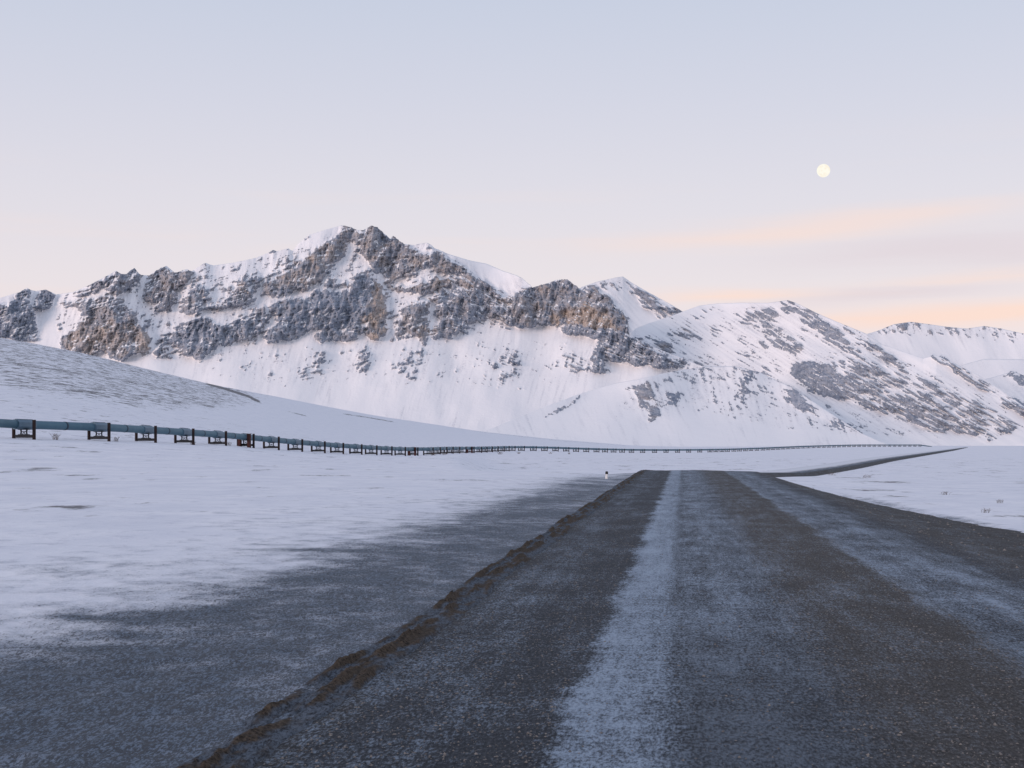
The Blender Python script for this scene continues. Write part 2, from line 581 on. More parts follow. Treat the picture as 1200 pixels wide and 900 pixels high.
# ------------------------------------------------------------------ pipeline survey (bearing column px, ground row py)
ST = [28, 116, 171, 216, 255, 288, 318, 346, 373, 395, 417, 435, 453, 469, 484,
      502, 510.5, 518.5, 526, 534, 541.5, 551, 560, 566.5, 573, 580, 587, 593, 600, 611, 625, 638, 651, 663.5, 675, 687,
      699, 709, 719, 729, 740, 753, 767, 780.5, 794, 807, 820, 832, 839, 846, 852.5, 860, 866.5, 873.5, 880, 887, 894]
ST += list(np.linspace(894, 1078, 32)[1:])
ANCHOR = {5, 14, 21}
BASE_PX = [-300, 0, 28, 116, 171, 216, 255, 290, 318, 346, 373, 417, 453, 484, 502, 526, 560, 599, 625, 663, 687, 753, 820, 860, 894, 940, 1000, 1060, 1100, 1500]
BASE_PY = [500, 512.5, 513.5, 516, 517.6, 520, 521.5, 524.7, 527.0, 529.0, 530.8, 532.7, 534, 534.8, 533.5, 532, 530.5, 528.5, 528.3, 529.2, 530, 531, 530.5, 529.5, 528, 525.5, 523.6, 523.4, 523.4, 523.4]
SP = 18.3
# first leg: a straight line through three sighted supports, then chained by the constant spacing
q = [(p - 600) / F for p in ST]
pts = []
D14 = 446.0
x14 = q[14] * D14
D1 = 203.0
x1 = q[1] * D1
for i in range(15):
    if i == 0:
        Dd = D1 - 17.0
    else:
        # intersection of the sight line with the straight leg
        mx, md = (x14 - x1), (D14 - D1)
        tt = (q[i] * D1 - x1) / (mx - q[i] * md)
        Dd = D1 + tt * md
    pts.append((q[i] * Dd, Dd))
for i in range(15, len(ST)):
    xp, dp = pts[-1]
    lo, hi = dp, dp + SP
    for _ in range(40):
        md = 0.5 * (lo + hi)
        if math.hypot(q[i] * md - xp, md - dp) < SP:
            lo = md
        else:
            hi = md
    pts.append((q[i] * md, md))
pa = np.array(pts)
PIPE_PX = np.array(ST)
PIPE_D = np.concatenate([pa[:15, 1], blur(pa[:, 1], 2.0, 0)[15:]])
PIPE_X = (PIPE_PX - 600) / F * PIPE_D


# ------------------------------------------------------------------ terrain survey
def pyz(py, D):
    return CAMZ + (HZ - py) * D / F


RA = math.atan(0.125)                   # road bearing at the camera
A2 = math.radians(19.5)                 # bearing after the bend
UC = 1.35                               # centre of the road, metres right of the eye
s_arr = np.concatenate([np.arange(-60, 4, 2.0), np.exp(np.linspace(math.log(4), math.log(260), 900)), np.arange(262, 1950, 4.0)])
head = RA + (A2 - RA) * sstep(92, 225, s_arr)
ds = np.diff(s_arr, prepend=s_arr[0])
cx = np.cumsum(np.sin(head) * ds)
cy = np.cumsum(np.cos(head) * ds)
i0 = np.argmin(np.abs(s_arr))
cx += UC * math.cos(RA) - np.interp(0, s_arr, cx)
cy += -UC * math.sin(RA) - np.interp(0, s_arr, cy)
ROAD_S = [-60, 0, 88, 102, 125, 160, 225, 300, 405, 700, 1100, 1600, 1950]
ROAD_Z = [0.0, 0, 0.05, 0.02, -0.45, -1.35, -2.62, -2.72, -2.35, -2.3, -2.15, -2.0, -3.2]
rz = np.interp(s_arr, ROAD_S, ROAD_Z)
rz = blur(rz, 4, 0)

gpx = np.arange(-620, 1841, 10.0)
gD = np.exp(np.linspace(math.log(0.6), math.log(60000), 420))
CR_PX = [-620, -300, 0, 50, 100, 175, 250, 330, 400, 450, 502, 567, 650, 742, 800, 1840]
CR_PY = [330, 352, 393, 402, 412, 431, 449, 464, 478, 487, 494.6, 505, 514, 521.5, 522.5, 522.5]
CR_D = [900, 1000, 1150, 1180, 1220, 1280, 1360, 1480, 1620, 1750, 1900, 2150, 2400, 2600, 2700, 2700]
T = np.zeros((len(gpx), len(gD)))
for i, p in enumerate(gpx):
    bp = np.interp(p, BASE_PX, BASE_PY)
    bd = np.interp(p, np.r_[-300, PIPE_PX], np.r_[165, PIPE_D])
    cpy, cd = np.interp(p, CR_PX, CR_PY), np.interp(p, CR_PX, CR_D)
    right = sstep(640, 800, p)
    nl = np.array([0.6, 35.0, 75.0])
    nz = np.array([-0.03, 0.02, 0.0]) * (1 - right) + np.array([-0.62, -0.62, -0.66]) * right
    k = [(d, z) for d, z in zip(nl, nz)]
    if p < 560:
        mid = 0.5 * (bd + 75)
        k += [(mid, 0.45 * pyz(bp, bd))]
    else:
        k += [(105, -0.05 - 0.75 * right), (150, -1.6 - 0.6 * right), (225, -3.1 - 0.3 * right), (420, -3.2)]
        if right > 0.5:
            k += [(700, -3.3)]
    k += [(bd, pyz(bp, bd))]
    k = [a for a in k if a[0] <= bd]
    zs = np.interp(gD, [a[0] for a in k], [a[1] for a in k])
    up = gD > bd
    sfr = np.clip((np.log(gD) - math.log(bd)) / (math.log(cd) - math.log(bd)), 0, 1)
    zs = np.where(up, pyz(bp + (cpy - bp) * sfr ** 1.05, np.minimum(gD, cd)), zs)
    zc = pyz(cpy, cd)
    back = gD > cd
    zs = np.where(back, np.maximum(zc - 0.10 * (gD - cd) * (zc > 6), np.minimum(zc, -6.0)), zs)
    T[i] = zs
T = blur(blur(T, 1.2, 0), 0.9, 1)


def table(px, D):
    a = np.clip((px - gpx[0]) / 10.0, 0, len(gpx) - 1.001)
    b = np.clip(np.log(np.maximum(D, 0.6) / gD[0]) / (math.log(gD[1]) - math.log(gD[0])), 0, len(gD) - 1.001)
    ia, ib = a.astype(int), b.astype(int)
    fa, fb = a - ia, b - ib
    return (T[ia, ib] * (1 - fa) * (1 - fb) + T[ia + 1, ib] * fa * (1 - fb) + T[ia, ib + 1] * (1 - fa) * fb + T[ia + 1, ib + 1] * fa * fb)


def ground_z(x, y):
    """terrain height at a world point"""
    x, y = np.asarray(x, float), np.asarray(y, float)
    r = np.hypot(x, y)
    phi = np.clip(np.arctan2(x, y), -math.radians(37), math.radians(37))
    D = r * np.cos(phi)
    px = 600 + F * np.tan(phi)
    z = table(px, D)
    wgt = sstep(120, 45, r)
    # next to the road: low on its right side, level on its left
    uu = x * math.cos(RA) - y * math.sin(RA)
    near_z = np.where(uu > 0, -0.62, 0.03) + 0.012 * np.minimum(np.abs(uu + 3), 60) * (uu < -3)
    z = z * (1 - wgt) + near_z * wgt
    # swells and drifts
    z = z + 0.05 * fbm(x / 7, y / 4, 3, 5) * sstep(3, 12, np.abs(uu + 1)) + 0.25 * fbm(x / 40, y / 30, 3, 6) * sstep(30, 120, r) * sstep(600, 200, r)
    # the roadbed is cut into the sheet
    lx = np.interp(y, cy, cx)
    hd = np.interp(y, cy, head)
    rzz = np.interp(y, cy, rz)
    lat = (x - lx) * np.cos(hd)
    # fill beside the embankment so that its banks stay low
    fill_r = rzz - 0.60 - 0.035 * np.maximum(lat - 5, 0)
    fill_l = rzz - 0.10 - 0.06 * np.maximum(-lat - 4, 0) - 0.5 * sstep(120, 220, y)
    fill = np.where(lat > 0, fill_r, fill_l)
    z = np.where((np.abs(lat) < 60) & (y > 55) & (y < cy[-1] - 2), np.maximum(z, fill), z)
    lim = np.interp(y, [30, 105], [9.1, 4.8])
    inb = sstep(-4.12, -3.85, lat) * sstep(lim + 0.5, lim - 0.5, lat) * (y < cy[-1] - 2) * (y > -58)
    far = sstep(78, 100, y)
    far_l = sstep(95, 190, y)
    inb = np.maximum(inb * (1 - far), far * sstep(-4.4, -3.9, lat) * sstep(5.2, 4.4, lat) * (y < cy[-1] - 2))
    low = rzz - 0.75 - 0.55 * far_l
    z = np.where(inb > 0, z * (1 - inb) + np.minimum(z, low) * inb, z)
    return z


# ------------------------------------------------------------------ ground sheet
front = np.arctan((np.arange(-190, 1391, 2.2) - 600) / F)
side_r = np.linspace(front[-1], 2 * math.pi + front[0], 74)[1:-1]
phi = np.concatenate([front, side_r])
rows = [0.5, 2.0, 4.0, 6.0]
py = 900 + 40
while py > 556:
    rows.append(F * CAMZ / (py - HZ))
    py -= 1.4
rows = np.array(rows)
rows = np.concatenate([rows, np.exp(np.linspace(math.log(rows[-1] * 1.011), math.log(3200), 325)), [4000, 6000, 10000, 20000, 45000]])
PH, DD = np.meshgrid(phi, rows)
pc = np.clip(np.where(PH > math.pi, PH - 2 * math.pi, PH), -math.radians(37), math.radians(37))
R = DD / np.cos(pc)
GX_, GY_ = R * np.sin(PH), R * np.cos(PH)
GZ = ground_z(GX_, GY_)
uu = GX_ * math.cos(RA) - GY_ * math.sin(RA)
ss = GX_ * math.sin(RA) + GY_ * math.cos(RA)
lat = (GX_ - np.interp(GY_, cy, cx)) * np.cos(np.interp(GY_, cy, head))
rough = sstep(60, 15, R)
GZ = GZ + rough * 0.03 * ridged(GX_ / 0.9, GY_ / 0.7, 3, 9) * sstep(-2.9, -4.0, uu) * sstep(-12, -5, uu)
dl = -(lat + 4.25)                       # metres left of the road edge
dirt = np.where(dl > 0, np.interp(dl, [0, 1.0, 2.4, 3.4, 5.0, 9, 18], [0.85, 0.88, 0.80, 0.50, 0.26, 0.12, 0.0]), np.where(dl > -3, 0.85, 0.0))
dirt = dirt * np.interp(R, [0, 8, 14, 40, 80, 110, 140], [1.15, 1.1, 1.0, 0.92, 0.8, 0.45, 0.0]) * (GY_ > -60)
for bu_, bs_, wu_, ws_, am_ in [(-6.3, 14.4, 0.8, 0.35, 0.42), (-5.6, 14.9, 0.6, 0.2, 0.35), (-7.6, 13.6, 0.7, 0.15, 0.3), (-5.4, 12.3, 0.35, 0.15, 0.4), (-5.0, 19.0, 0.8, 0.4, 0.3), (-6.8, 24.0, 1.0, 0.4, 0.32)]:
    dirt += am_ * np.exp(-((uu - bu_) / wu_) ** 2 - ((ss - bs_) / ws_) ** 2)
dr = lat - np.interp(GY_, [30, 105], [9.3, 5.2])
dirt = np.maximum(dirt, np.where(dr > -2, np.interp(dr, [0, 0.4, 1.2], [0.45, 0.14, 0.0]), 0) * sstep(95, 60, R))
gpxv = 600 + F * np.tan(pc)
gpyv = HZ - (GZ - CAMZ) / np.maximum(DD, 1) * F
tun = 0.78 * sstep(330, 560, R) * sstep(520, 330, gpxv + (gpyv - 400) * 1.2) * sstep(505, 470, gpyv)
tun = np.maximum(tun, 0.59 * sstep(130, 190, R) * sstep(800, 450, R))
tun = np.maximum(tun, 0.57 * sstep(12, 40, R) * (R < 200))
tun = np.maximum(tun, 0.42 * sstep(400, 900, R))


def band(pl, wd, amp):
    """bare strip along a line of sight points (px, py)"""
    a = np.array(pl, float)
    yy = np.interp(gpxv, a[:, 0], a[:, 1])
    m = (gpxv > a[0, 0]) * (gpxv < a[-1, 0]) * (R > 130)
    taper = np.clip(np.minimum(gpxv - a[0, 0], a[-1, 0] - gpxv) / 10, 0, 1)
    return amp * m * taper * np.exp(-((gpyv - yy) / wd) ** 2)


for bnd in [([(236, 448), (262, 455), (290, 464), (312, 475)], 2.2, 1.35), ([(328, 480), (345, 484), (368, 490)], 1.4, 0.85),
            ([(0, 424), (60, 433), (120, 441), (180, 452), (240, 470)], 7, 0.86), ([(0, 452), (80, 458), (160, 463), (260, 478)], 4, 0.85),
            ([(744, 512.5), (752, 515), (772, 519)], 1.5, 1.5), ([(395, 484), (430, 489), (470, 496)], 1.2, 0.95),
            ([(500, 495), (567, 506.5), (650, 516), (742, 523)], 1.0, 0.7)]:
    tun = np.maximum(tun, band(*bnd))
P = np.stack([GX_, GY_, GZ], -1)
ground = grid_mesh('ground', P, M_GROUND, {'dirt': np.clip(dirt, 0, 1.3), 'tundra': tun, 'near': sstep(90, 12, R)}, wrap=True)
tag(ground, 'wide snow covered valley floor with dust beside the road', 'ground', kind='structure')

# ------------------------------------------------------------------ mountains
# rock outcrops sighted from the camera station: (origin x, origin y, scale, strength, warmth, streak angle, points)
A1_ = (0, 240, 4)
A2_ = (200, 240, 4)
A3_ = (400, 240, 4)
A4_ = (600, 300, 4)
A5_ = (800, 320, 3)
ROCK = [
    (A1_, .80, .10, [(-300, 520), (-100, 470), (0, 470), (60, 450), (90, 405), (125, 385), (150, 410), (140, 440), (160, 490), (180, 560), (170, 640), (100, 640), (0, 620), (-300, 640)]),
    (A1_, .80, .15, [(165, 440), (190, 400), (215, 390), (265, 415), (245, 440), (240, 490), (200, 500), (160, 460)]),
    (A1_, .92, .62, [(275, 650), (300, 610), (360, 570), (420, 520), (470, 515), (540, 540), (600, 560), (660, 570), (715, 650), (690, 690), (640, 700), (570, 735), (520, 720), (500, 680), (460, 700), (430, 715), (380, 700), (300, 690)]),
    (A1_, .74, .40, [(350, 470), (400, 430), (470, 430), (500, 400), (540, 330), (545, 300), (570, 315), (628, 288), (668, 330), (640, 380), (600, 400), (560, 420), (600, 470), (650, 530), (690, 600), (660, 580), (560, 550), (470, 510), (430, 500), (380, 500)]),
    (A1_, .62, .30, [(345, 410), (400, 382), (480, 345), (545, 308), (540, 340), (470, 390), (400, 420), (345, 440)]),
    (A1_, .84, .50, [(680, 420), (700, 335), (740, 300), (780, 280), (800, 295), (820, 314), (870, 298), (905, 315), (900, 350), (850, 370), (810, 440), (800, 500), (740, 480), (700, 450)]),
    (A1_, .80, .3, [(760, 600), (780, 600), (775, 660), (790, 710), (710, 715), (730, 680), (755, 650)]),
    (A1_, .84, .25, [(790, 640), (830, 550), (920, 530), (960, 560), (1050, 570), (1110, 525), (1150, 540), (1200, 560), (1200, 620), (1130, 640), (1040, 650), (1000, 690), (950, 710), (880, 710), (850, 680), (800, 660)]),
    (A1_, .66, .35, [(830, 470), (870, 410), (940, 380), (1000, 390), (960, 440), (960, 470), (1020, 470), (1060, 440), (1120, 390), (1200, 370), (1200, 450), (1130, 480), (1100, 480), (1040, 480), (950, 490), (960, 520), (900, 510), (870, 500)]),
    (A1_, .75, .1, [(275, 580), (285, 545), (312, 540), (300, 575)]),
    (A1_, .50, .4, [(910, 300), (960, 268), (1000, 280), (960, 296)]),
    (A2_, .88, .55, [(540, 310), (600, 280), (690, 200), (770, 140), (830, 100), (890, 125), (900, 150), (870, 170), (810, 170), (820, 220), (780, 260), (720, 330), (690, 360), (650, 370), (660, 400), (580, 390), (500, 400), (420, 420), (440, 380), (480, 350)]),
    (A2_, .58, .4, [(800, 98), (830, 90), (880, 110), (905, 115), (905, 230), (880, 180), (870, 140)]),
    (A2_, .97, .48, [(905, 150), (920, 105), (940, 88), (970, 100), (1030, 155), (1045, 138), (1092, 178), (1090, 240), (1060, 250), (1000, 280), (1000, 310), (960, 320), (930, 280), (905, 230)]),
    (A2_, .93, .22, [(470, 470), (540, 440), (640, 440), (690, 390), (720, 390), (760, 420), (800, 400), (840, 400), (860, 350), (900, 300), (930, 300), (950, 400), (930, 520), (900, 590), (880, 560), (860, 620), (840, 630), (760, 640), (700, 640), (675, 600), (720, 570), (640, 590), (600, 630), (540, 630), (480, 650), (450, 620), (470, 580), (500, 540), (480, 500)]),
    (A2_, .95, .75, [(950, 330), (990, 380), (1010, 460), (1005, 560), (1000, 620), (970, 635), (920, 600), (930, 520), (945, 420)]),
    (A2_, .80, .9, [(680, 600), (720, 560), (830, 570), (870, 620), (840, 635), (700, 642)]),
    (A2_, .80, .3, [(710, 365), (750, 335), (790, 350), (780, 385), (740, 385)]),
    (A2_, .80, .3, [(800, 350), (830, 345), (830, 375), (800, 380)]),
    (A2_, .80, .30, [(20, 660), (30, 560), (100, 540), (160, 530), (240, 570), (310, 530), (360, 500), (440, 470), (470, 530), (440, 560), (400, 600), (340, 640), (260, 650), (200, 660), (150, 710), (80, 710)]),
    (A2_, .70, .40, [(90, 490), (150, 470), (200, 490), (260, 440), (330, 390), (390, 390), (370, 440), (330, 470), (270, 480), (230, 490), (160, 500)]),
    (A2_, .78, .25, [(460, 425), (480, 400), (560, 400), (580, 410), (540, 430), (480, 440)]),
    (A2_, .48, .40, [(240, 380), (330, 330), (440, 340), (520, 260), (560, 240), (560, 290), (480, 340), (420, 390), (330, 390), (250, 430)]),
    (A2_, .60, .3, [(455, 225), (480, 200), (505, 212), (495, 235)]),
    (A2_, .60, .3, [(535, 212), (550, 198), (572, 210), (560, 222)]),
    (A2_, .55, .3, [(600, 180), (650, 138), (670, 135), (620, 180)]),
    (A2_, .62, .1, [(440, 790), (450, 760), (470, 765), (470, 800), (450, 810)]),
    (A2_, .50, .1, [(850, 770), (900, 645), (935, 640), (948, 740), (900, 800)]),
    (A2_, .40, .3, [(590, 800), (690, 690), (740, 700), (700, 790), (640, 825)]),
    (A2_, .42, .3, [(170, 725), (215, 690), (220, 710), (190, 735)]),
    (A3_, .84, .50, [(180, 120), (230, 160), (245, 140), (290, 186), (350, 196), (400, 226), (480, 221), (500, 255), (560, 286), (640, 336), (700, 376), (760, 415), (820, 440), (815, 480), (780, 460), (720, 420), (660, 390), (620, 360), (560, 320), (490, 310), (430, 290), (380, 300), (330, 330), (250, 350), (250, 370), (200, 330), (160, 300), (120, 260)]),
    (A3_, .60, .3, [(345, 195), (400, 170), (425, 185), (430, 200), (400, 195)]),
    (A3_, .88, .55, [(190, 370), (220, 340), (250, 385), (330, 380), (400, 360), (440, 340), (540, 340), (640, 360), (700, 400), (680, 405), (600, 385), (540, 372), (460, 388), (400, 412), (330, 412), (260, 404), (240, 395)]),
    (A3_, .86, .35, [(400, 430), (480, 400), (560, 400), (620, 390), (680, 410), (720, 460), (720, 520), (690, 540), (620, 550), (580, 590), (500, 610), (440, 630), (450, 590), (450, 560), (470, 540), (440, 510), (460, 470)]),
    (A3_, .82, .45, [(285, 490), (310, 470), (360, 440), (400, 440), (410, 560), (420, 600), (390, 650), (330, 610), (300, 570)]),
    (A3_, .85, .35, [(250, 550), (280, 540), (290, 580), (280, 620), (250, 620)]),
    (A3_, .60, .35, [(720, 440), (760, 440), (765, 560), (725, 560)]),
    (A3_, .55, .1, [(345, 690), (370, 660), (382, 700), (372, 760), (350, 730)]),
    (A3_, .44, .1, [(250, 770), (340, 690), (375, 740), (360, 820), (280, 800)]),
    (A3_, .50, .1, [(740, 800), (810, 690), (830, 680), (845, 800), (800, 815)]),
    (A3_, .40, .2, [(690, 750), (760, 690), (830, 700), (840, 810), (750, 810)]),
    (A4_, .95, .45, [(0, 186), (60, 146), (150, 121), (260, 104), (312, 146), (362, 140), (424, 175), (474, 210), (494, 245), (524, 265), (550, 310), (545, 365), (480, 365), (400, 345), (290, 325), (190, 325), (90, 330), (0, 330), (-30, 325), (-30, 300)]),
    (A4_, .95, .95, [(300, 260), (340, 230), (380, 250), (440, 290), (500, 330), (480, 360), (400, 343), (300, 325), (200, 322), (200, 290), (250, 260)]),
    (A4_, .80, .05, [(200, 340), (290, 330), (400, 345), (540, 370), (640, 420), (700, 460), (790, 490), (790, 520), (700, 530), (600, 510), (540, 500), (470, 490), (440, 470), (420, 500), (440, 530), (410, 550), (370, 530), (360, 490), (400, 440), (400, 400), (330, 370), (250, 360)]),
    (A4_, .90, .05, [(400, 350), (540, 372), (640, 422), (560, 440), (470, 420), (400, 400)]),
    (A4_, .55, .05, [(700, 460), (840, 485), (950, 500), (840, 500), (780, 510)]),
    (A4_, .85, .45, [(575, 375), (630, 368), (665, 388), (700, 393), (745, 410), (768, 460), (715, 440), (680, 410), (620, 390)]),
    (A4_, .42, .2, [(240, 450), (330, 480), (370, 530), (300, 540), (250, 500)]),
    # distant sharp peak
    (A4_, .62, .25, [(515, 92), (560, 122), (640, 166), (740, 222), (800, 262), (740, 270), (690, 290), (640, 250), (600, 220), (560, 170), (540, 130)]),
    (A4_, .46, .35, [(400, 122), (490, 100), (515, 150), (500, 175), (470, 150), (420, 150)]),
    # knoll in the middle ground
    (A4_, .66, .45, [(520, 620), (570, 608), (630, 588), (665, 608), (660, 640), (690, 700), (712, 735), (660, 775), (600, 700), (570, 640)]),
    (A4_, .62, .15, [(725, 700), (750, 650), (800, 640), (780, 690), (740, 712)]),
    (A4_, .55, .5, [(155, 768), (200, 725), (240, 700), (320, 655), (325, 668), (250, 712), (200, 745), (165, 772)]),
    (A4_, .62, .2, [(700, 580), (740, 562), (748, 575), (705, 590)]),
    (A4_, .40, .3, [(1030, 600), (1130, 570), (1160, 640), (1120, 690), (1040, 690)]),
    (A4_, .36, .2, [(800, 560), (1000, 540), (1200, 510), (1200, 560), (1000, 590), (850, 600)]),
    # right mountain
    (A4_, .40, .35, [(780, 330), (850, 330), (880, 370), (830, 400), (780, 400)]),
    (A5_, .64, .15, [(335, 92), (372, 92), (430, 118), (500, 165), (560, 215), (610, 262), (670, 308), (720, 345), (690, 338), (620, 300), (560, 265), (480, 210), (420, 170), (350, 120)]),
    (A5_, .56, .25, [(540, 168), (600, 190), (680, 250), (760, 305), (850, 370), (950, 425), (1080, 470), (990, 445), (880, 405), (780, 350), (680, 290), (600, 225)]),
    (A5_, .52, .25, [(280, 200), (340, 190), (400, 220), (440, 280), (400, 290), (330, 260), (280, 240)]),
    (A5_, .42, .25, [(220, 130), (330, 110), (340, 170), (260, 200), (200, 190)]),
    (A5_, .76, .10, [(390, 312), (460, 305), (530, 330), (600, 370), (700, 400), (640, 420), (560, 440), (500, 440), (450, 400), (400, 380), (380, 340)]),
    (A5_, .76, .05, [(350, 410), (400, 418), (440, 440), (460, 480), (420, 490), (390, 450)]),
    (A5_, .64, .05, [(700, 460), (760, 448), (800, 440), (900, 480), (1000, 530), (1050, 560), (950, 560), (850, 530), (760, 510), (700, 490)]),
    (A5_, .50, .05, [(450, 330), (600, 300), (900, 400), (1100, 480), (1200, 540), (1100, 580), (900, 560), (700, 500), (550, 430)]),
    (A5_, .62, .10, [(870, 290), (900, 288), (960, 320), (1040, 370), (1120, 420), (1060, 412), (980, 365), (900, 315)]),
    (A5_, .68, .05, [(1100, 430), (1160, 432), (1300, 480), (1300, 560), (1200, 500), (1140, 470)]),
    (A5_, .45, .05, [(500, 520), (640, 540), (660, 570), (560, 550)]),
    (A5_, .50, .35, [(655, 215), (740, 176), (800, 168), (870, 180), (1000, 193), (1060, 185), (1200, 210), (1200, 218), (1060, 198), (1000, 203), (870, 188), (740, 184), (670, 222)]),
    (A5_, .55, .2, [(1100, 375), (1160, 345), (1200, 362), (1300, 410), (1200, 390), (1150, 362)]),
]
ROCK += [
    ((0, 0, 1), .25, .35, [(60, 352), (130, 322), (200, 318), (260, 312), (340, 296), (400, 270), (470, 290), (540, 318), (600, 352), (600, 385), (540, 395), (500, 402), (420, 400), (330, 398), (260, 412), (190, 420), (110, 400), (70, 380)]),
    ((0, 0, 1), .14, .15, [(180, 420), (300, 405), (470, 405), (560, 395), (700, 400), (720, 440), (600, 460), (450, 450), (330, 455), (240, 440)]),
    ((0, 0, 1), .17, .2, [(780, 365), (860, 360), (960, 380), (1060, 420), (1180, 470), (1190, 510), (1050, 515), (900, 500), (800, 480), (700, 490), (780, 440)]),
    ((0, 0, 1), .28, .4, [(1020, 396), (1050, 383), (1140, 388), (1200, 394), (1200, 402), (1140, 396), (1050, 392)]),
]
RX0, RY0, RS = -160.0, 230.0, 0.5
RW, RH = int(1520 / RS), int(310 / RS)


def raster():
    mask = np.zeros((RH, RW), np.float32)
    warm = np.zeros((RH, RW), np.float32)
    for (ox, oy, sc), st, wm, poly in ROCK:
        p = np.array([((x / sc + ox - RX0) / RS, (y / sc + oy - RY0) / RS) for x, y in poly])
        x0, x1 = max(0, int(p[:, 0].min()) - 1), min(RW, int(p[:, 0].max()) + 2)
        y0, y1 = max(0, int(p[:, 1].min()) - 1), min(RH, int(p[:, 1].max()) + 2)
        gx, gy = np.meshgrid(np.arange(x0, x1) + 0.5, np.arange(y0, y1) + 0.5)
        ins = np.zeros(gx.shape, bool)
        n = len(p)
        for i in range(n):
            xa, ya = p[i]
            xb, yb = p[(i + 1) % n]
            if ya == yb:
                continue
            c = ((ya > gy) != (yb > gy)) & (gx < (xb - xa) * (gy - ya) / (yb - ya) + xa)
            ins ^= c
        sub = mask[y0:y1, x0:x1]
        sw = warm[y0:y1, x0:x1]
        up = ins & (st >= sub)
        sw[up] = wm
        sub[ins] = np.maximum(sub[ins], st)
    mask = 0.5 * blur(blur(mask, 1.6, 0), 1.6, 1) + 0.5 * blur(blur(mask, 7.0, 0), 7.0, 1)
    warm = blur(blur(warm, 5, 0), 5, 1)
    return mask, warm


RMASK, RWARM = raster()


def sample(A, px, py):
    a = np.clip((py - RY0) / RS, 0, RH - 1.001)
    b = np.clip((px - RX0) / RS, 0, RW - 1.001)
    ia, ib = a.astype(int), b.astype(int)
    fa, fb = a - ia, b - ib
    return A[ia, ib] * (1 - fa) * (1 - fb) + A[ia + 1, ib] * fa * (1 - fb) + A[ia, ib + 1] * (1 - fa) * fb + A[ia + 1, ib + 1] * fa * fb


